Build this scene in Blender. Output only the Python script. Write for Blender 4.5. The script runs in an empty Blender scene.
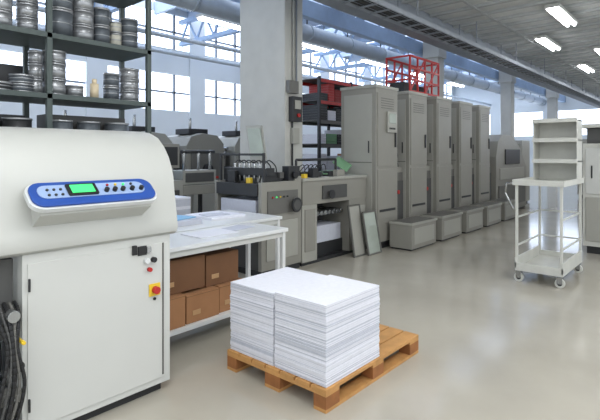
import bpy, math, random
from mathutils import Vector
random.seed(7)
S=bpy.context.scene
def lin(c):
    return tuple(((v/255)/12.92 if v/255<=.04045 else ((v/255+.055)/1.055)**2.4) for v in c)
def mat(name,rgb,rough=.5,metal=0,var=.06,scale=6,bump=0,emit=0,bscale=60):
    m=bpy.data.materials.new(name); m.use_nodes=True
    nt=m.node_tree; b=nt.nodes['Principled BSDF']
    c=lin(rgb)
    tc=nt.nodes.new('ShaderNodeTexCoord'); n=nt.nodes.new('ShaderNodeTexNoise')
    n.inputs['Scale'].default_value=scale; n.inputs['Detail'].default_value=4
    nt.links.new(tc.outputs['Object'],n.inputs['Vector'])
    r=nt.nodes.new('ShaderNodeValToRGB')
    r.color_ramp.elements[0].position=.3; r.color_ramp.elements[1].position=.7
    r.color_ramp.elements[0].color=tuple(max(0,v*(1-var)) for v in c)+(1,)
    r.color_ramp.elements[1].color=tuple(min(1,v*(1+var)) for v in c)+(1,)
    nt.links.new(n.outputs['Fac'],r.inputs['Fac']); nt.links.new(r.outputs['Color'],b.inputs['Base Color'])
    b.inputs['Roughness'].default_value=rough; b.inputs['Metallic'].default_value=metal
    if bump:
        n2=nt.nodes.new('ShaderNodeTexNoise'); n2.inputs['Scale'].default_value=bscale
        nt.links.new(tc.outputs['Object'],n2.inputs['Vector'])
        bp=nt.nodes.new('ShaderNodeBump'); bp.inputs['Strength'].default_value=bump; bp.inputs['Distance'].default_value=.01
        nt.links.new(n2.outputs['Fac'],bp.inputs['Height']); nt.links.new(bp.outputs['Normal'],b.inputs['Normal'])
    if emit:
        b.inputs['Emission Color'].default_value=c+(1,); b.inputs['Emission Strength'].default_value=emit
    return m
M=dict(
 floor=mat('floor_concrete',(172,167,155),.12,0,.08,1.3,.0),
 ceil=mat('ceiling_panel',(208,210,209),.8,0,.04,2),
 rib=mat('ceiling_rib',(180,183,184),.8),
 roof=mat('roof_steel',(180,192,208),.7),
 wall=mat('wall_paint',(212,217,220),.8,0,.03,1),
 conc=mat('concrete_column',(188,187,181),.8,0,.06,3,.1),
 beam=mat('beam_steel',(134,140,148),.6),
 bluebeam=mat('painted_truss',(158,180,208),.6),
 sky=mat('frosted_glazing',(226,237,255),.4,emit=2.5),
 tube=mat('fluorescent_tube',(250,252,255),.4,emit=14),
 white=mat('white_enamel',(198,199,195),.38,0,.02,2),
 white2=mat('white_laminate',(214,216,216),.3,0,.02,2),
 cream=mat('hood_enamel',(188,189,184),.42,0,.02,1.5),
 panelgrey=mat('panel_grey',(150,172,208),.4),
 blue=mat('blue_panel',(36,76,156),.35),
 green=mat('lcd_green',(70,220,120),.3,emit=.5),
 black=mat('black_plastic',(24,24,26),.4),
 dark=mat('dark_steel',(50,51,53),.45,.3),
 dark2=mat('dark_grey',(76,76,75),.6),  # plain dark grey for housings, panels and shelves
 red=mat('red_paint',(176,36,32),.4),
 yellow=mat('yellow_plate',(225,190,50),.5),
 press=mat('press_enamel',(140,138,130),.42,0,.03,3),
 press2=mat('press_enamel_light',(160,159,151),.42,0,.03,3),
 pressd=mat('press_enamel_dark',(100,99,95),.5,0,.03,3),
 chrome=mat('roller_steel',(170,172,172),.25,.9),
 can=mat('can_tin',(165,167,170),.32,.7),
 cand=mat('can_dark',(92,98,104),.4,.4),
 canl=mat('can_label',(180,178,166),.5),
 rackm=mat('rack_grey_green',(70,80,78),.5,.2),
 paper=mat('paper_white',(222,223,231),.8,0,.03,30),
 paper2=mat('paper_grey',(190,193,204),.85,0,.04,30),  # greyer paper tone for loose sheets and random layers
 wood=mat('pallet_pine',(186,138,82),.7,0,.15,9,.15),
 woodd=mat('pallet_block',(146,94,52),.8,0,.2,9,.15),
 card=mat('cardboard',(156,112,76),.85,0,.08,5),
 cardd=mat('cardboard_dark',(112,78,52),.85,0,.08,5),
 tape=mat('packing_tape',(180,144,104),.3),
 trolley=mat('trolley_enamel',(196,196,189),.4),
 glass=mat('framed_plate',(160,168,158),.2,.1),
 rubber=mat('rubber_wheel',(60,60,62),.6),
 cyan=mat('blue_sheet',(120,170,205),.6),
 plastic=mat('beige_plastic',(206,190,160),.5),
 red2=mat('dark_red_crate',(140,40,36),.6),
 sheetg=mat('green_sheet',(110,150,112),.6),
 duct=mat('galvanised_duct',(168,176,184),.5,.2),
)
class B:
    def __init__(s,name): s.n=name; s.v=[]; s.f=[]; s.m=[]; s.sm=[]; s.mats=[]
    def mi(s,k):
        if k not in s.mats: s.mats.append(k)
        return s.mats.index(k)
    def add(s,vs,fs,k,smooth=None):
        o=len(s.v); s.v+= [tuple(v) for v in vs]; i=s.mi(k)
        for j,f in enumerate(fs):
            s.f.append([a+o for a in f]); s.m.append(i); s.sm.append(bool(smooth and smooth[j]))
    def box(s,x0,x1,y0,y1,z0,z1,k):
        vs=[(x,y,z) for z in(z0,z1) for y in(y0,y1) for x in(x0,x1)]
        s.add(vs,[(0,2,3,1),(4,5,7,6),(0,1,5,4),(2,6,7,3),(0,4,6,2),(1,3,7,5)],k); return s
    def obox(s,c,ux,uy,uz,k):
        c,ux,uy,uz=map(Vector,(c,ux,uy,uz))
        vs=[c+ux*a+uy*b+uz*d for d in(-.5,.5) for b in(-.5,.5) for a in(-.5,.5)]
        s.add(vs,[(0,2,3,1),(4,5,7,6),(0,1,5,4),(2,6,7,3),(0,4,6,2),(1,3,7,5)],k); return s
    def cyl(s,p0,p1,r,k,r2=None,n=20):
        p0,p1=Vector(p0),Vector(p1); r2=r if r2 is None else r2
        d=(p1-p0).normalized(); a=d.orthogonal().normalized(); b=d.cross(a)
        vs=[];
        for p,rr in((p0,r),(p1,r2)):
            for i in range(n):
                t=2*math.pi*i/n; vs.append(p+(a*math.cos(t)+b*math.sin(t))*rr)
        fs=[(i,(i+1)%n,(i+1)%n+n,i+n) for i in range(n)]+[tuple(range(n-1,-1,-1)),tuple(range(n,2*n))]
        s.add(vs,fs,k,[True]*n+[False]*2); return s
    def bar(s,p0,p1,w,k):
        p0,p1=Vector(p0),Vector(p1); d=p1-p0
        u=Vector((0,0,1)) if abs(d.normalized().z)<.9 else Vector((1,0,0))
        a=d.cross(u).normalized()*w; b=d.cross(a).normalized()*w
        return s.obox((p0+p1)/2,a,b,d,k)
    def tube(s,pts,r,k,n=10):
        for a,b in zip(pts,pts[1:]): s.cyl(a,b,r,k,n=n)
        return s
    def hose(s,pts,r,k,n=8,sub=6):
        P=[Vector(q) for q in pts]; P=[P[0]]+P+[P[-1]]; out=[]
        for i in range(1,len(P)-2):
            for j in range(sub):
                t=j/sub; a,b,c,d=P[i-1],P[i],P[i+1],P[i+2]
                out.append(.5*((2*b)+(c-a)*t+(2*a-5*b+4*c-d)*t*t+(3*b-a-3*c+d)*t**3))
        out.append(P[-1]); return s.tube(out,r,k,n)
    def prism(s,prof,ax,a0,a1,k,smooth=False):
        n=len(prof); vs=[]
        for a in(a0,a1):
            for p,q in prof:
                vs.append({'x':(a,p,q),'y':(p,a,q),'z':(p,q,a)}[ax])
        fs=[(i,(i+1)%n,(i+1)%n+n,i+n) for i in range(n)]+[tuple(range(n-1,-1,-1)),tuple(range(n,2*n))]
        s.add(vs,fs,k,[smooth]*n+[False]*2); return s
    def rr(s,o,ux,uy,w,h,r,t,k):
        o,ux,uy=Vector(o),Vector(ux).normalized(),Vector(uy).normalized(); nn=ux.cross(uy)*t
        pts=[]
        for cx,cy,a0 in((w-r,h-r,0),(r,h-r,90),(r,r,180),(w-r,r,270)):
            for i in range(7):
                a=math.radians(a0+15*i); pts.append(o+ux*(cx+r*math.cos(a))+uy*(cy+r*math.sin(a)))
        n=len(pts); vs=pts+[p+nn for p in pts]
        s.add(vs,[(i,(i+1)%n,(i+1)%n+n,i+n) for i in range(n)]+[tuple(range(n-1,-1,-1)),tuple(range(n,2*n))],k); return s
    def done(s,bev=.004,parent=None):
        xs=[v[0] for v in s.v]; ys=[v[1] for v in s.v]; zs=[v[2] for v in s.v]
        o=Vector(((min(xs)+max(xs))/2,(min(ys)+max(ys))/2,min(zs)))
        me=bpy.data.meshes.new(s.n); me.from_pydata([Vector(v)-o for v in s.v],[],s.f)
        for k in s.mats: me.materials.append(M[k])
        for p,i,sm in zip(me.polygons,s.m,s.sm): p.material_index=i; p.use_smooth=sm
        import bmesh
        bm=bmesh.new(); bm.from_mesh(me); bmesh.ops.recalc_face_normals(bm,faces=bm.faces); bm.to_mesh(me); bm.free()
        ob=bpy.data.objects.new(s.n,me); ob.location=o; S.collection.objects.link(ob)
        if parent: ob.parent=parent; ob.location=o-parent.location
        if bev:
            m=ob.modifiers.new('bevel','BEVEL'); m.width=bev; m.segments=2; m.limit_method='ANGLE'; m.angle_limit=math.radians(40)
        return ob

# ---------------- room shell
XE=30; YB=13; ZL=4.3; ZH=6.2
B('floor').box(-4,XE,-5,YB,-.1,0,'floor').done(0)
b=B('ceiling'); b.box(-4,XE,-5,4.5,ZL,ZL+.15,'ceil')
x=-3.5
while x<XE: b.box(x,x+.09,-5,4.2,ZL-.05,ZL,'rib'); x+=.55
for y in(-2.6,.4,3.3): b.box(-4,XE,y,y+.05,ZL-.06,ZL-.051,'rib')
b.done(0)
b=B('trim_1')
b.box(-4,XE,4.2,4.32,3.86,ZL,'beam').box(-4,XE,4.1,4.42,3.82,3.88,'beam').box(-4,XE,4.32,4.5,4.0,ZH,'beam'); b.done(0)
b=B('ceiling_high')
x=-4; strips=[]
while x<XE:
    b.box(x,x+1.3,4.5,YB,ZH,ZH+.15,'roof')
    b.box(x+1.22,x+1.3,4.5,YB,ZH-.35,ZH,'roof'); b.box(x,x+.08,4.5,YB,ZH-.35,ZH,'roof')
    strips.append(x+1.3); x+=3
b.done(0)
for i,x in enumerate(strips):
    b=B('window_%d'%(10+i)); b.box(x,x+1.7,4.5,YB,ZH+.05,ZH+.1,'sky')
    y=4.6
    while y<YB: b.box(x,x+1.7,y,y+.06,ZH-.02,ZH+.05,'bluebeam'); y+=1.4
    b.done(0)
b=B('wall_back')
for z0,z1 in((0,2.95),(4.1,4.9),(6.0,ZH+.15)): b.box(-4,XE,YB,YB+.2,z0,z1,'wall')
x=-4
while x<=XE: b.box(x-.3,x+.3,YB-.06,YB-.001,0,ZH,'wall'); x+=3.4
b.done(0)
for i,(z0,z1) in enumerate(((2.95,4.1),(4.9,6.0))):
    b=B('window_%d'%(i+1)); b.box(-4,XE,YB+.1,YB+.13,z0,z1,'sky')
    x=-4
    while x<XE: b.box(x-.03,x+.03,YB+.02,YB+.1,z0,z1,'beam'); x+=.85
    b.box(-4,XE,YB+.02,YB+.1,(z0+z1)/2-.025,(z0+z1)/2+.025,'beam'); b.done(0)
b=B('wall_end')
b.box(XE,XE+.2,-5,YB,0,2.6,'wall').box(XE,XE+.2,-5,YB,4.0,ZH+.15,'wall')
for y in(-5,-2,1,4,7,10): b.box(XE-.02,XE+.18,y,y+.6,2.6,4.0,'wall')
b.done(0)
B('window_3').box(XE+.1,XE+.13,-5,YB,2.6,4.0,'sky').done(0)
b=B('door_1'); b.box(XE-.06,XE-.01,2.0,4.4,0,2.4,'red2').box(XE-.08,XE-.05,3.18,3.22,0,2.4,'dark').done(0)

for i,x in enumerate((2.2,5.6,8.9,12.3,15.6,19,22.4)):
    b=B('roof_truss')
    b.box(x-.07,x+.07,4.5,YB-.1,5.0,5.12,'bluebeam').box(x-.07,x+.07,4.5,YB-.1,5.7,5.82,'bluebeam')
    y=4.5
    while y<YB-.9:
        b.bar((x,y,5.1),(x,y+.42,5.74),.05,'bluebeam').bar((x,y+.42,5.74),(x,y+.84,5.1),.05,'bluebeam'); y+=.84
    b.done(0)
b=B('concrete_column')
b.box(5.48,5.91,5.13,6.2,0,4.98,'conc'); b.done(.015)
for x0 in(12.6,18.9,25.6):
    b=B('concrete_column')
    b.box(x0,x0+.4,5.9,6.3,0,4.98,'conc').box(x0-.05,x0+.45,5.85,6.35,4.3,4.98,'conc'); b.done(.015)
B('trim_2').box(-4,XE,6.42,6.6,4.45,4.8,'bluebeam').done(0)
b=B('ventilation_duct')
b.cyl((-4,7.6,4.55),(XE,7.6,4.55),.2,'duct')
x=-3
while x<XE: b.cyl((x,7.6,4.55),(x+.05,7.6,4.55),.22,'duct'); b.box(x,x+.03,7.59,7.61,4.7,4.98,'dark'); x+=1.7
for y,z in((11.5,4.4),(10.6,4.6)): b.cyl((-4,y,z),(XE,y,z),.06,'duct',n=10)
b.done(0)
b=B('cable_tray')
for y in(3.62,3.98): b.box(-4,XE,y,y+.02,3.72,3.80,'beam')
x=-4
while x<XE: b.box(x,x+.03,3.62,3.99,3.72,3.74,'beam'); x+=.35
for y,r in((3.7,.02),(3.77,.015),(3.85,.025),(3.92,.015)): b.cyl((-4,y,3.74+r),(XE,y,3.74+r),r,'dark',n=8)
x=-3
while x<XE: b.bar((x,3.63,3.8),(x,3.63,ZL-.062),.02,'beam').bar((x,3.98,3.8),(x,3.98,ZL-.062),.02,'beam'); x+=2.5
b.done(0)
def fix(x,y,z=ZL,pend=False):
    b=B('ceiling_light'); b.box(x-.75,x+.75,y-.12,y+.12,z-.125,z-.062,'white')
    for dy in(-.06,.06): b.cyl((x-.72,y+dy,z-.14),(x+.72,y+dy,z-.14),.03,'tube',n=10)
    if pend:
        for dx in(-.6,.6): b.cyl((x+dx,y,z-.055),(x+dx,y,z+.9),.008,'dark',n=6)
    b.done(0)
for x in(-2,1,4,7,10,14.4,18.8,23,27):
    for y in(2.2,-1.6): fix(x,y)
for x in(12.3,16.6,21,25): fix(x,3.0)
for x in(1.0,4.0,7.3,10.5,13.9,17.2,20.6):
    fix(x,8.8,4.8,True)

# ---------------- control console (left)
b=B('machine_control_console')
b.box(.93,1.845,2.80,3.5,.06,1.05,'white').box(.97,1.80,2.84,3.46,0,.06,'dark')
b.box(.955,1.82,2.792,2.80,.10,1.0,'white')
prof=[(2.80,1.05),(2.765,1.07),(2.757,1.11),(2.765,1.16),(2.80,1.36),(2.81,1.44),(2.83,1.50),(2.865,1.57),(2.92,1.64),(3.0,1.705),(3.11,1.745),(3.25,1.76),(3.5,1.76),(3.57,1.74),(3.6,1.69),(3.6,1.05)]
b.prism(prof,'x',.2,1.88,'cream',True)
b.prism([(2.80,1.43),(2.66,1.31),(2.66,1.27),(2.79,1.19)],'x',.97,1.62,'cream')
uy=Vector((0,.165,.135)).normalized(); ux=Vector((1,0,0))
o=Vector((.92,2.645,1.285))
b.rr(o,ux,uy,.745,.20,.07,.028,'white2')
n=ux.cross(uy)
b.rr(o+n*.03+ux*.012+uy*.010,ux,uy,.72,.18,.065,.012,'blue')
b.rr(o+n*.042+ux*.05+uy*.06,ux,uy,.62,.10,.045,.006,'panelgrey')
p=lambda a,c,h=.048:o+ux*a+uy*c+n*h
b.rr(p(.20,.065),ux,uy,.17,.09,.01,.01,'black'); b.rr(p(.22,.078,.058),ux,uy,.13,.064,.005,.004,'green')
for a in(.42,.47,.52,.58,.64): b.cyl(p(a,.09),p(a,.09,.07),.014,'black',n=14)
for a in(.10,.135,.17):
    for c in(.08,.12): b.cyl(p(a,c),p(a,c,.056),.008,'dark',n=10)
for a,k in((.44,'red'),(.49,'yellow'),(.54,'green'),(.59,'dark')): b.cyl(p(a,.135),p(a,.135,.058),.008,k,n=10)
b.box(1.56,1.59,2.775,2.792,.95,1.01,'black').box(1.60,1.66,2.78,2.792,.94,1.0,'black').box(1.66,1.69,2.775,2.792,.95,.99,'chrome')
for x,k in((1.66,'white2'),(1.71,'black')): b.cyl((x,2.792,.90),(x,2.765,.90),.018,k,n=14)
b.cyl((1.68,2.792,.84),(1.68,2.765,.84),.014,'red',n=14)
b.box(1.68,1.76,2.782,2.792,.66,.74,'yellow'); b.cyl((1.72,2.784,.70),(1.72,2.75,.70),.024,'red',n=18)
b.cyl((1.72,2.79,.64),(1.72,2.78,.64),.01,'black',n=10)
b.box(1.78,1.79,2.785,2.793,.12,1.0,'pressd')
for z in(.2,.85): b.box(.956,.966,2.78,2.793,z,z+.07,'dark')
b.done(.006)
b=B('vacuum_pump')
b.box(.35,.90,2.85,3.45,0,.32,'dark').cyl((.42,3.1,.47),(.88,3.1,.47),.15,'black').box(.5,.90,2.86,3.3,.60,.78,'dark2')
b.box(.35,.905,2.86,2.9,.78,1.03,'dark2').box(.74,.92,2.78,2.86,.28,.34,'pressd').box(.78,.91,2.77,2.85,.66,.72,'chrome')
for k,(x,kk,r) in enumerate(((.905,'black',.010),(.88,'pressd',.008),(.855,'black',.012),(.83,'dark2',.007),(.80,'black',.01))):
    b.hose([(x,2.84,.80),(x-.01,2.74,.76),(x-.03+.015*k,2.70,.60),(x+.0,2.69,.40),(x-.05,2.71,.18),(x-.10,2.82,.05)],r,kk)
b.cyl((.86,2.70,.76),(.86,2.78,.76),.03,'chrome').cyl((.88,2.69,.5),(.88,2.78,.5),.028,'dark').cyl((.86,2.70,.3),(.86,2.78,.3),.03,'chrome').cyl((.90,2.68,.62),(.90,2.76,.62),.010,'yellow')
b.done(.002)

# ---------------- storage rack with ink cans
b=B('steel_storage_rack')
for x in(.55,1.477,2.33):
    for y in(3.88,4.36): b.box(x-.02,x+.02,y-.02,y+.02,0,3.2,'rackm')
for z in(.3,1.12,1.62,2.06,2.53,3.05):
    b.box(.53,2.35,3.86,4.38,z-.04,z,'rackm')
rk=b.done(.002)
def can(b,x,y,z,r,h,k,lid='can'):
    b.cyl((x,y,z),(x,y,z+h),r,k); b.cyl((x,y,z+h-.012),(x,y,z+h+.004),r*1.04,lid); b.cyl((x,y,z),(x,y,z+.012),r*1.03,lid)
    b.cyl((x,y,z+h*.5),(x,y,z+h*.5+.008),r*1.02,lid)
b=B('ink_cans')
for (x,r,hs,k) in [(.75,.09,(.14,.14,.12),'cand'),(.98,.1,(.2,.18),'can'),(1.18,.085,(.12,.12,.12),'can'),(1.37,.075,(.11,.11,.11,.1),'can'),
                   (1.61,.10,(.22,.14),'cand'),(1.80,.085,(.13,.13,.13),'can'),(1.96,.07,(.16,.16),'cand'),(2.09,.05,(.13,.1),'canl'),(2.22,.075,(.14,.14),'cand')]:
    z=2.532
    for h in hs: can(b,x,4.02,z,r,h-.008,k); z+=h
for (x,r,hs,k) in [(.75,.09,(.12,.12),'can'),(.97,.09,(.1,.1,.1),'cand'),(1.17,.09,(.07,),'dark'),(1.33,.085,(.07,.07),'cand'),(1.43,.05,(.12,.12,.1),'can'),
                   (1.57,.085,(.13,.13,.10),'can'),(1.73,.07,(.1,),'can'),(2.05,.065,(.12,.12),'cand'),(2.22,.085,(.1,.1,.1),'can')]:
    z=2.062
    for h in hs: can(b,x,4.02,z,r,h-.008,k); z+=h
b.cyl((1.89,4.0,2.062),(1.89,4.0,2.19),.035,'plastic').cyl((1.89,4.0,2.19),(1.89,4.0,2.23),.02,'plastic')
b.box(1.9,2.15,4.2,4.33,2.53,2.9,'cand').box(1.0,1.4,4.2,4.33,2.062,2.3,'dark')
z=1.622
for x,r,k in((.8,.1,'cand'),(1.05,.09,'can'),(1.3,.1,'dark'),(1.62,.09,'cand'),(1.85,.09,'cand'),(2.1,.1,'cand')): can(b,x,4.02,z,r,.24,k)
b.box(.6,1.4,4.15,4.33,1.63,1.9,'dark').box(1.55,2.25,4.15,4.33,1.63,1.92,'dark2')
b.done(0,rk)

# ---------------- bench + cartons
def bench(x0,x1,y0,y1,z,shelf):
    b=B('packing_bench'); b.box(x0,x1,y0,y1,z-.035,z,'white2').box(x0+.03,x1-.03,y0+.03,y1-.03,z-.09,z-.035,'white')
    for x in(x0+.02,x1-.06):
        for y in(y0+.02,y1-.06): b.box(x,x+.04,y,y+.04,0,z-.035,'white2')
    if shelf: b.box(x0,x1-.02,y0+.01,y1-.01,.15,.185,'white2')
    return b.done(.003)
bench(1.92,3.50,3.23,3.82,.85,True)
bench(2.45,4.10,3.88,4.85,.85,False)
def carton(x0,x1,y0,y1,z0,z1,k='card'):
    b=B('cardboard_box')
    b.box(x0,x1,y0,y1,z0,z1,k); ym=(y0+y1)/2
    b.box(x0-.002,x1+.002,ym-.025,ym+.025,z1-.06,z1+.002,'tape')
    b.box(x0,x1,y0-.002,y0,z1-.012,z1-.008,'cardd')
    b.box(x0+.06,x0+.14,y0-.003,y0,z0+.06,z0+.10,'tape'); b.done(.003)
carton(2.0,2.30,3.27,3.7,.187,.44)
carton(2.32,2.66,3.28,3.7,.187,.42)
carton(2.68,3.0,3.3,3.72,.187,.42)
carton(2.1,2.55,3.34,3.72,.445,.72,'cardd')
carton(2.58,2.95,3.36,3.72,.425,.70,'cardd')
b=B('paper_sheets_on_bench')
b.box(2.55,3.0,3.4,3.7,.851,.856,'paper').obox((3.15,3.6,.854),(.3,.06,0),(-.04,.2,0),(0,0,.004),'paper2'); b.done(0)
b=B('printed_sheets_pile')
b.box(2.6,3.1,4.1,4.6,.851,.90,'paper2').obox((2.9,4.35,.906),(.4,.1,0),(-.06,.3,0),(0,0,.01),'cyan').box(3.3,3.8,4.2,4.7,.851,.88,'paper').obox((3.5,4.4,.885),(.3,-.06,0),(.04,.2,0),(0,0,.008),'paper2')
for k in range(4): b.obox((2.75+.02*k,4.68,.906+.012*k),(.26,.04*k-.05,0),(.03,.18,0),(0,0,.01),('yellow','red2','paper','sheetg')[k])
b.done(0)

# ---------------- pallet and paper
b=B('wooden_pallet'); X0,X1,Y0,Y1=2.29,3.49,1.80,2.73
for i in range(3):
    y=[Y0,(Y0+Y1)/2-.07,Y1-.1][i]; w=[.1,.14,.1][i]
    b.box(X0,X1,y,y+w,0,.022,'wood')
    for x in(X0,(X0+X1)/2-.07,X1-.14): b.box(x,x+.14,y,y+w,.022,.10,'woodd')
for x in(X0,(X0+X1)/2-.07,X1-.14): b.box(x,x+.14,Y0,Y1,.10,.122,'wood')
k=7; w=(Y1-Y0-.012*(k-1))/k
for i in range(k): b.box(X0,X1,Y0+i*(w+.012),Y0+i*(w+.012)+w,.122,.144,'wood')
b.done(.002)
b=B('printed_paper_stacks')
for (y0,y1,hh) in((1.818,2.262,.505),(2.274,2.72,.49)):
    z=.145; dx=dy=0
    while z<.145+hh:
        t=random.choice((.003,.004,.005,.006))
        dx=.75*dx+random.uniform(-.003,.003); dy=.7*dy+random.uniform(-.002,.002)
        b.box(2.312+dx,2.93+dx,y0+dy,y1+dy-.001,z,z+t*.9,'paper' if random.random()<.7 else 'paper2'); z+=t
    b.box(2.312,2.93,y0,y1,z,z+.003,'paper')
b.done(0)

# ---------------- printing units
for i in range(5):
    x=6.66+1.12*i
    b=B('printing_press_unit')
    b.box(x,x+.7,4.2,4.9,.12,2.68,'press').box(x+.02,x+.68,4.23,4.87,0,.12,'dark')
    b.box(x-.015,x+.715,4.185,4.915,2.68,2.73,'press2')
    b.box(x+.05,x+.65,4.188,4.2,1.38,2.6,'press').box(x+.05,x+.65,4.188,4.2,.5,1.33,'press')
    b.box(x-.01,x,4.27,4.83,.35,2.58,'press2')
    b.box(x-.014,x-.01,4.27,4.83,1.44,1.45,'dark2').box(x-.02,x-.01,4.32,4.34,1.6,1.8,'dark')
    b.box(x+.58,x+.61,4.165,4.19,1.7,1.95,'dark')
    b.box(x+.1,x+.6,4.18,4.19,.62,.66,'dark')
    for k in range(5): b.box(x+.15,x+.55,4.182,4.19,2.35+.04*k,2.36+.04*k,'pressd')
    b.box(x+.7,x+1.10,4.32,4.88,.1,1.25,'pressd').box(x+.7,x+1.08,4.30,4.32,.3,1.1,'dark2')
    for z,r in((1.36,.09),(1.55,.07),(1.72,.06)): b.cyl((x+.9,4.34,z),(x+.9,4.86,z),r,'chrome' if z<1.5 else 'dark')
    b.box(x+.7,x+1.08,4.84,4.88,1.25,2.3,'dark').box(x+.72,x+1.06,4.32,4.36,1.25,1.35,'press')
    b.box(x+.72,x+.76,4.3,4.32,1.35,1.9,'dark').cyl((x+.9,4.28,.9),(x+.9,4.3,.9),.035,'red')
    if i==0:
        b.box(x+.3,x+.60,4.15,4.185,1.95,2.3,'press2').box(x+.34,x+.56,4.145,4.15,2.1,2.27,'glass')
        for k in range(4): b.box(x+.35+.05*k,x+.38+.05*k,4.14,4.15,2.0,2.03,'dark')
    b.done(.006)
    b=B('press_step_box')
    b.box(x+.32,x+1.20,3.72,4.13,.03,.42,'press').box(x+.30,x+1.22,3.70,4.135,.42,.455,'press2').box(x+.36,x+1.16,3.75,4.12,0,.03,'dark')
    b.box(x+.40,x+1.12,3.712,3.72,.10,.36,'press2').box(x+.34,x+1.18,3.73,4.11,.455,.46,'pressd'); b.done(.006)
b=B('red_guard_rail')
xa,xb=8.0,9.2
for y in(4.3,4.8):
    for z in(2.76,2.98,3.2,3.42): b.bar((xa,y,z),(xb,y,z),.035,'red')
    for k in range(5): x=xa+(xb-xa)*k/4; b.bar((x,y,2.745),(x,y,3.43),.03,'red')
    b.bar((xa,y,2.76),(xa+.6,y,3.42),.025,'red').bar((xa+.6,y,2.76),(xb,y,3.42),.025,'red')
for x in(xa,xb):
    for z in(3.42,2.98): b.bar((x,4.3,z),(x,4.8,z),.03,'red')
b.box(xa+.05,xa+.6,4.45,4.75,2.75,2.95,'dark').cyl((xa+.7,4.55,2.85),(xa+1.1,4.55,2.85),.1,'dark'); b.done(0)
b=B('press_delivery_unit')
b.prism([(12.35,.05),(12.35,1.5),(12.5,1.9),(12.8,2.08),(13.6,2.08),(14.3,1.75),(14.9,1.2),(14.9,.05)],'y',4.22,5.0,'press')
b.box(12.6,14.6,4.20,4.22,.9,1.2,'press2').box(13.0,14.2,4.19,4.22,1.3,1.7,'dark').box(12.5,14.7,4.19,4.22,.2,.75,'pressd').box(12.4,14.85,4.25,4.97,0,.05,'dark')
b.done(.01)

# ---------------- feeder + register deck
b=B('sheet_feeder')
b.box(4.22,4.99,4.36,4.42,.08,1.22,'press').box(4.22,4.99,5.24,5.3,.08,1.22,'press').box(4.25,4.99,4.42,5.24,.08,.5,'dark2').box(4.24,4.98,4.38,5.28,0,.08,'dark')
b.box(4.22,4.27,4.42,5.24,.5,.80,'press2').box(4.2,4.27,4.42,5.24,1.04,1.2,'dark')
b.box(4.30,4.9,4.345,4.36,.2,.7,'press2').box(4.32,4.9,4.34,4.36,.8,1.1,'pressd')
for k,kk in enumerate(('red','green','yellow','black','black')): b.cyl((4.40+.07*k,4.34,1.02),(4.40+.07*k,4.325,1.02),.012,kk,n=12)
b.cyl((4.8,4.34,.9),(4.8,4.28,.9),.025,'chrome').cyl((4.8,4.28,.9),(4.8,4.265,.9),.10,'dark').cyl((4.8,4.265,.9),(4.8,4.26,.9),.07,'dark2')
for k in range(6): b.cyl((4.34+.12*k,4.42,1.12),(4.34+.12*k,5.24,1.12),.04,'chrome' if k%2 else 'black')
b.box(4.25,4.9,4.5,5.2,.5,.98,'paper2')
b.box(4.35,4.5,4.4,5.26,1.30,1.40,'dark').box(4.6,4.68,4.4,5.26,1.26,1.34,'dark2')
for y in(4.44,5.2): b.box(4.36,4.7,y,y+.04,1.2,1.34,'dark')
for k in range(7):
    y=4.5+k*.1; b.cyl((4.42,y,1.16),(4.42,y,1.46),.018,'chrome',n=10); b.hose([(4.42,y,1.46),(4.5,y,1.50),(4.62,y,1.42),(4.64,y,1.3)],.009,'black',6,3)
b.bar((4.3,4.4,1.2),(4.3,4.4,1.6),.03,'dark').bar((4.3,5.26,1.2),(4.3,5.26,1.6),.03,'dark').bar((4.3,4.4,1.58),(4.3,5.26,1.58),.03,'dark')
b.box(4.28,4.33,4.64,4.72,1.2,1.27,'yellow').box(4.28,4.34,4.95,5.1,1.2,1.36,'dark')
b.box(4.75,4.98,4.38,4.5,1.22,1.42,'dark').cyl((4.86,4.34,1.3),(4.86,4.38,1.3),.05,'black')
b.box(4.86,4.99,4.36,5.3,1.22,1.28,'press')
b.cyl((4.92,5.24,1.28),(4.92,5.24,1.6),.02,'dark')
b.obox((4.90,5.17,1.74),(.04,-.30,0),(.05,.16,.54),(.03,.004,-.004),'press2')
b.obox((4.875,5.16,1.76),(.035,-.24,0),(.04,.13,.42),(.012,.0016,-.0016),'glass')
b.done(.004)
b=B('feed_board_conveyor')
b.box(5.02,6.62,4.36,4.42,.86,1.2,'press').box(5.02,6.62,5.02,5.08,.86,1.2,'press').box(5.04,6.60,4.42,5.02,1.08,1.16,'pressd')
b.box(5.02,5.35,4.37,5.07,.05,.86,'press2').box(6.15,6.62,4.37,5.07,.05,.86,'press').box(5.35,6.15,4.5,5.0,.05,.25,'dark').box(5.35,6.15,4.9,4.95,.25,.86,'dark2')
b.box(5.01,6.63,4.34,5.09,1.2,1.24,'press2').box(5.45,6.05,4.335,4.36,.92,1.12,'dark2')
for k in range(7): b.cyl((5.45+.1*k,4.44,.7),(5.45+.1*k,4.9,.7),.035,'chrome')
b.box(5.4,6.1,4.5,4.88,.25,.5,'paper2')
b.box(6.2,6.58,4.355,4.37,.3,.75,'press2').box(5.07,5.30,4.355,4.37,.2,.8,'press')
b.box(5.04,6.6,4.4,5.04,0,.05,'dark')
for x in(5.2,5.5,5.8): b.box(x,x+.12,4.5,4.62,1.24,1.32,'dark')
b.cyl((5.6,4.36,.99),(5.6,4.28,.99),.02,'chrome').cyl((5.6,4.29,.99),(5.6,4.275,.99),.07,'dark')
b.box(5.1,5.17,4.4,4.46,1.24,1.30,'yellow').box(5.3,5.42,4.4,4.5,1.24,1.38,'dark').box(5.9,6.1,4.42,4.5,1.24,1.34,'press')
for k in range(6): b.hose([(5.3+.1*k,4.55,1.26),(5.32+.1*k,4.6,1.42),(5.38+.1*k,4.75,1.38),(5.4+.1*k,4.9,1.24)],.008,'black',6,3)
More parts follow.
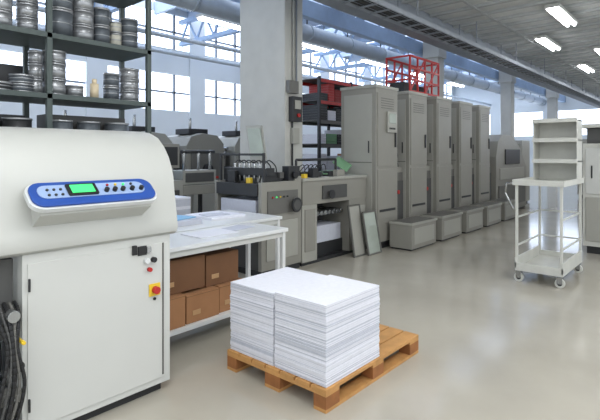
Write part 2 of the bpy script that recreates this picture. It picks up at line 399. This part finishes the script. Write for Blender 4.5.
b.obox((6.0,4.7,1.29),(.45,0,.03),(0,.35,0),(0,0,.02),'sheetg')
b.obox((6.35,4.65,1.42),(.3,.1,.1),(-.05,.25,.15),(0,0,.01),'sheetg')
for x in(5.15,6.1): b.cyl((x,4.6,1.24),(x,4.6,1.5),.02,'black',n=10)
b.cyl((5.15,4.6,1.5),(6.1,4.6,1.5),.02,'black')
b.done(.004)
for k,(x,y,h,w,kk) in enumerate(((6.0,4.19,.78,.3,'press2'),(6.26,4.10,.66,.36,'glass'))):
    b=B('framed_printing_plate'); lean=.12
    def pt(a,c,t=0): return Vector((x+a,y-.02+lean*c/h-t,c))
    b.obox((pt(w/2,h/2)),(w,0,0),(0,lean,h),(0,.012,-.002),kk)
    for a0,c0,a1,c1 in((0,0.01,w,.01),(0,h,w,h),(0,0,0,h),(w,0,w,h)): b.bar(pt(a0,c0,.008),pt(a1,c1,.008),.025,'pressd')
    b.done(0)
b=B('electrical_switch_box')
b.box(5.50,5.72,5.05,5.125,2.55,2.75,'pressd').box(5.56,5.78,5.03,5.125,2.1,2.5,'dark').box(5.60,5.74,5.02,5.03,2.3,2.44,'press2')
b.cyl((5.65,5.1,2.75),(5.65,5.1,4.5),.02,'press2',n=10).cyl((5.72,5.1,2.75),(5.72,5.1,4.5),.015,'beam',n=10).cyl((5.62,5.1,1.3),(5.62,5.1,2.1),.015,'dark',n=10)
b.box(5.6,5.75,5.06,5.125,1.75,2.0,'press2')
b.cyl((5.68,5.03,2.2),(5.68,5.0,2.2),.03,'red'); b.done(.003)

# ---------------- trolley right
def caster(b,x,y):
    b.cyl((x-.02,y,.055),(x+.02,y,.055),.055,'trolley'); b.cyl((x-.022,y,.055),(x+.022,y,.055),.03,'dark')
    b.box(x-.035,x-.025,y-.03,y+.03,.05,.13,'chrome').box(x+.025,x+.035,y-.03,y+.03,.05,.13,'chrome').box(x-.035,x+.035,y-.03,y+.03,.125,.14,'chrome')
b=B('tool_trolley')
x0,x1,y0,y1=6.22,7.28,1.36,1.90
for x in(x0+.04,x1-.06):
    for y in(y0+.04,y1-.04): caster(b,x,y)
b.box(x0,x1,y0,y1,.14,.17,'trolley').box(x0,x1,y0,y0+.02,.17,.30,'trolley').box(x0,x1,y1-.02,y1,.17,.30,'trolley').box(x0,x0+.02,y0,y1,.17,.24,'trolley').box(x1-.02,x1,y0,y1,.17,.24,'trolley')
for x in(x0+.02,x1-.02):
    for y in(y0+.02,y1-.02): b.bar((x,y,.17),(x,y,1.2),.03,'trolley')
b.box(x0-.02,x1+.02,y0-.02,y1+.02,1.2,1.23,'trolley').box(x0-.02,x1+.02,y0-.02,y0,1.23,1.27,'trolley').box(x0-.02,x1+.02,y1,y1+.02,1.23,1.27,'trolley').box(x0-.02,x0,y0,y1,1.23,1.27,'trolley')
for z in(.45,.8): b.bar((x0+.02,y0+.02,z),(x1-.02,y0+.02,z),.02,'trolley').bar((x0+.02,y1-.02,z),(x1-.02,y1-.02,z),.02,'trolley').bar((x1-.02,y0+.02,z),(x1-.02,y1-.02,z),.02,'trolley')
b.tube([(x0,y1+.02,1.22),(x0,y1+.10,1.22),(x0+.02,y1+.12,1.1),(x0+.02,y1+.02,.9)],.012,'chrome')
xa=7.0
b.box(x1-.02,x1,y0,y1,1.23,2.04,'trolley').box(xa,x1-.02,y0,y0+.015,1.23,2.04,'trolley').box(xa,x1-.02,y1-.015,y1,1.23,2.04,'trolley')
for z in(1.5,1.78,2.04): b.box(xa-.02,x1,y0,y1,z-.02,z,'trolley').box(xa-.03,xa-.02,y0,y1,z-.035,z+.02,'trolley')
b.done(.003)
b=B('white_machine_cabinet')
b.box(8.7,9.5,.8,1.62,.12,1.75,'trolley').box(8.75,9.45,.85,1.57,1.75,2.0,'dark2').box(8.66,9.54,.78,1.64,2.0,2.06,'trolley')
b.box(8.685,8.7,.84,1.58,.2,.9,'press2').box(8.685,8.7,.84,1.58,.95,1.68,'white').box(8.67,8.685,1.48,1.5,1.2,1.4,'dark').box(8.75,9.45,.85,1.57,0,.12,'dark')
b.cyl((8.6,1.3,1.75),(8.7,1.3,1.75),.05,'dark'); b.done(.006)

# ---------------- background
b=B('offset_press')
for k,x in enumerate((3.2,4.5,5.8,7.1)):
    b.prism([(x,.1),(x,1.75),(x+.12,1.95),(x+.4,2.02),(x+.8,1.98),(x+.98,1.8),(x+1.0,.1)],'y',8.2,9.2,'press2' if k%2 else 'press')
    b.box(x+.1,x+.9,8.17,8.2,.9,1.6,'pressd').box(x+.15,x+.85,8.16,8.2,.3,.8,'press2').cyl((x+.5,8.1,1.25),(x+.5,8.2,1.25),.12,'black')
    b.box(x+.2,x+.8,8.15,8.17,1.05,1.1,'red').box(x-.02,x,8.35,9.05,.9,1.6,'pressd')
    b.box(x+1.0,x+1.3,8.3,9.1,.1,1.3,'dark').box(x+1.05,x+1.2,8.4,9.0,1.3,1.7,'press')
    b.box(x+.2,x+.7,8.4,8.9,2.0,2.12,'dark').cyl((x+.3,8.5,2.1),(x+.3,8.5,2.35),.03,'chrome')
    for j in range(4): b.cyl((x+1.06+.05*j,8.35,1.4+.1*j),(x+1.06+.05*j,9.05,1.4+.1*j),.04,'chrome',n=10)
b.box(1.8,3.2,8.3,9.1,.1,1.2,'press').box(1.9,3.0,8.2,8.3,.7,1.15,'dark').cyl((2.6,8.15,1.35),(2.6,9.1,1.35),.14,'black')
b.box(1.85,8.3,8.3,9.1,0,.1,'dark'); b.done(.01)
b=B('folding_machine')
b.box(3.0,4.6,6.6,7.3,.5,1.15,'press2').box(3.1,4.5,6.55,6.6,.6,1.0,'dark2').box(3.2,3.8,6.7,7.2,1.15,1.5,'pressd').box(4.0,4.4,6.7,7.2,1.15,1.35,'cyan')
for x in(3.1,4.4):
    for y in(6.65,7.2): b.box(x,x+.07,y,y+.07,0,.5,'dark')
for k in range(8): b.cyl((4.7+.1*k,6.62,1.0),(4.7+.1*k,7.28,1.0),.035,'chrome',n=12)
b.box(4.6,5.5,6.6,6.64,.9,1.06,'press').box(4.6,5.5,7.26,7.3,.9,1.06,'press').box(5.4,5.46,6.62,6.68,0,.9,'dark').box(5.4,5.46,7.22,7.28,0,.9,'dark')
b.cyl((3.5,6.6,1.75),(3.5,7.3,1.75),.1,'black').box(3.45,3.55,6.65,6.7,1.5,1.75,'dark').box(3.45,3.55,7.15,7.2,1.5,1.75,'dark')
b.box(4.1,4.6,6.7,6.75,1.35,1.75,'press').box(4.14,4.56,6.69,6.7,1.4,1.7,'dark')
b.box(4.7,5.4,6.75,7.2,1.06,1.3,'press2').box(4.75,5.35,6.74,6.75,1.1,1.26,'dark2')
for x in(4.75,5.05,5.3): b.cyl((x,6.8,1.3),(x,6.8,1.65),.025,'chrome')
b.cyl((4.7,6.8,1.62),(5.4,6.8,1.62),.03,'dark')
for k in range(5): b.hose([(3.9+.1*k,6.7,1.15),(3.85+.1*k,6.6,1.5),(3.7+.1*k,6.8,1.65),(3.6+.06*k,6.9,1.3)],.012,'black',6,4)
b.done(.005)
b=B('printed_paper_pallet')
b.box(3.0,3.9,5.3,6.1,.12,.14,'wood')
for x in(3.0,3.4,3.78):b.box(x,x+.12,5.3,6.1,0,.12,'woodd')
z=.14
while z<1.0:
    t=random.uniform(.02,.05); b.box(3.05,3.85,5.35,6.05,z,z+t*.95,random.choice(('paper','paper2'))); z+=t
b.box(3.1,3.6,5.4,5.9,z,z+.03,'cyan'); b.done(0)
def rack(x0,x1,y0,y1,top):
    b=B('pallet_rack')
    for x in(x0,(x0+x1)/2,x1):
        for y in(y0,y1): b.box(x-.03,x+.03,y-.03,y+.03,0,top,'dark')
    for z in(.5,1.15,1.8,2.35,2.8,top-.05):
        if z>top: continue
        for y in(y0,y1): b.box(x0,x1,y-.025,y+.025,z-.07,z,'red' if z>2.7 else 'pressd')
        b.box(x0,x1,y0,y1,z,z+.015,'dark2')
        x=x0+.08
        while x<x1-.3 and z<top-.2:
            w=random.uniform(.2,.4); h=random.uniform(.15,.42)
            k=random.choice(('paper','paper2','red2','dark','press2','sheetg','paper','dark','paper2','card') if z<2.7 else ('red2','red','dark'))
            hh=z+.016
            while hh<z+.016+h: b.box(x,x+w,y0+.05,y1-.05,hh,hh+.055,k); hh+=.06
            x+=w+.03
    b.done(0)
rack(8.4,10.9,6.8,7.5,3.35)
rack(13.4,16.7,7.5,8.3,3.3)
b=B('steel_locker')
b.box(15.8,16.6,4.6,5.4,0.05,2.0,'press2').box(15.78,15.8,4.65,4.98,.12,1.9,'press').box(15.78,15.8,5.02,5.35,.12,1.9,'press').box(15.85,16.55,4.65,5.35,0,.05,'dark')
b.done(.01)
b=B('sheet_stacker_machine')
b.box(19.5,21.5,2.6,3.8,.1,1.3,'press').box(19.6,20.3,2.7,3.7,1.3,2.1,'press2').box(20.5,21.4,2.7,3.7,1.3,1.6,'dark2').box(19.48,19.5,2.8,3.6,.3,1.1,'pressd').box(19.6,21.4,2.7,3.7,0,.1,'dark').box(19.57,19.6,2.9,3.5,1.5,1.9,'dark')
b.done(.01)
b=B('paper_guillotine')
b.box(17.0,18.6,1.9,2.9,.75,.9,'press2').box(17.6,17.9,1.8,3.0,.9,1.6,'press').box(17.1,18.5,2.0,2.8,0,.75,'pressd').box(17.58,17.6,1.95,2.85,1.2,1.5,'red'); b.done(.01)
b=B('collating_machine')
for k in range(3):
    x=12.2+1.1*k
    b.box(x,x+.9,.9,1.7,.1,1.7,'press').box(x-.015,x,.98,1.62,.3,1.5,'press2').box(x+.05,x+.85,.95,1.65,1.7,1.95,'pressd').box(x+.9,x+1.1,1.0,1.6,.1,1.0,'dark')
b.box(12.25,15.2,.95,1.65,0,.1,'dark'); b.done(.01)

# ---------------- light
w=bpy.data.worlds.new('sky'); S.world=w; w.use_nodes=True
w.node_tree.nodes['Background'].inputs[0].default_value=(.89,.95,1,1); w.node_tree.nodes['Background'].inputs[1].default_value=1.2
def area(x,y,z,sx,sy,e,col=(.98,.99,1)):
    l=bpy.data.lights.new('area','AREA'); l.shape='RECTANGLE'; l.size=sx; l.size_y=sy; l.energy=e; l.color=col
    o=bpy.data.objects.new('added_fill_light',l); o.location=(x,y,z); S.collection.objects.link(o)
area(0,.5,4.1,4,2.5,110); area(4.5,-1.2,4.1,5,1.5,130)  # two overhead fill lights added to brighten the room, no fixtures behind them
cam=bpy.data.cameras.new('cam'); cam.lens=28.5; cam.sensor_width=36; cam.shift_y=-57/600; cam.clip_end=200
co=bpy.data.objects.new('camera',cam); co.location=(0,0,1.6); co.rotation_euler=(math.radians(90),0,math.radians(-48.7)); S.collection.objects.link(co)
S.camera=co
S.view_settings.view_transform='Standard'
S.view_settings.exposure=.18
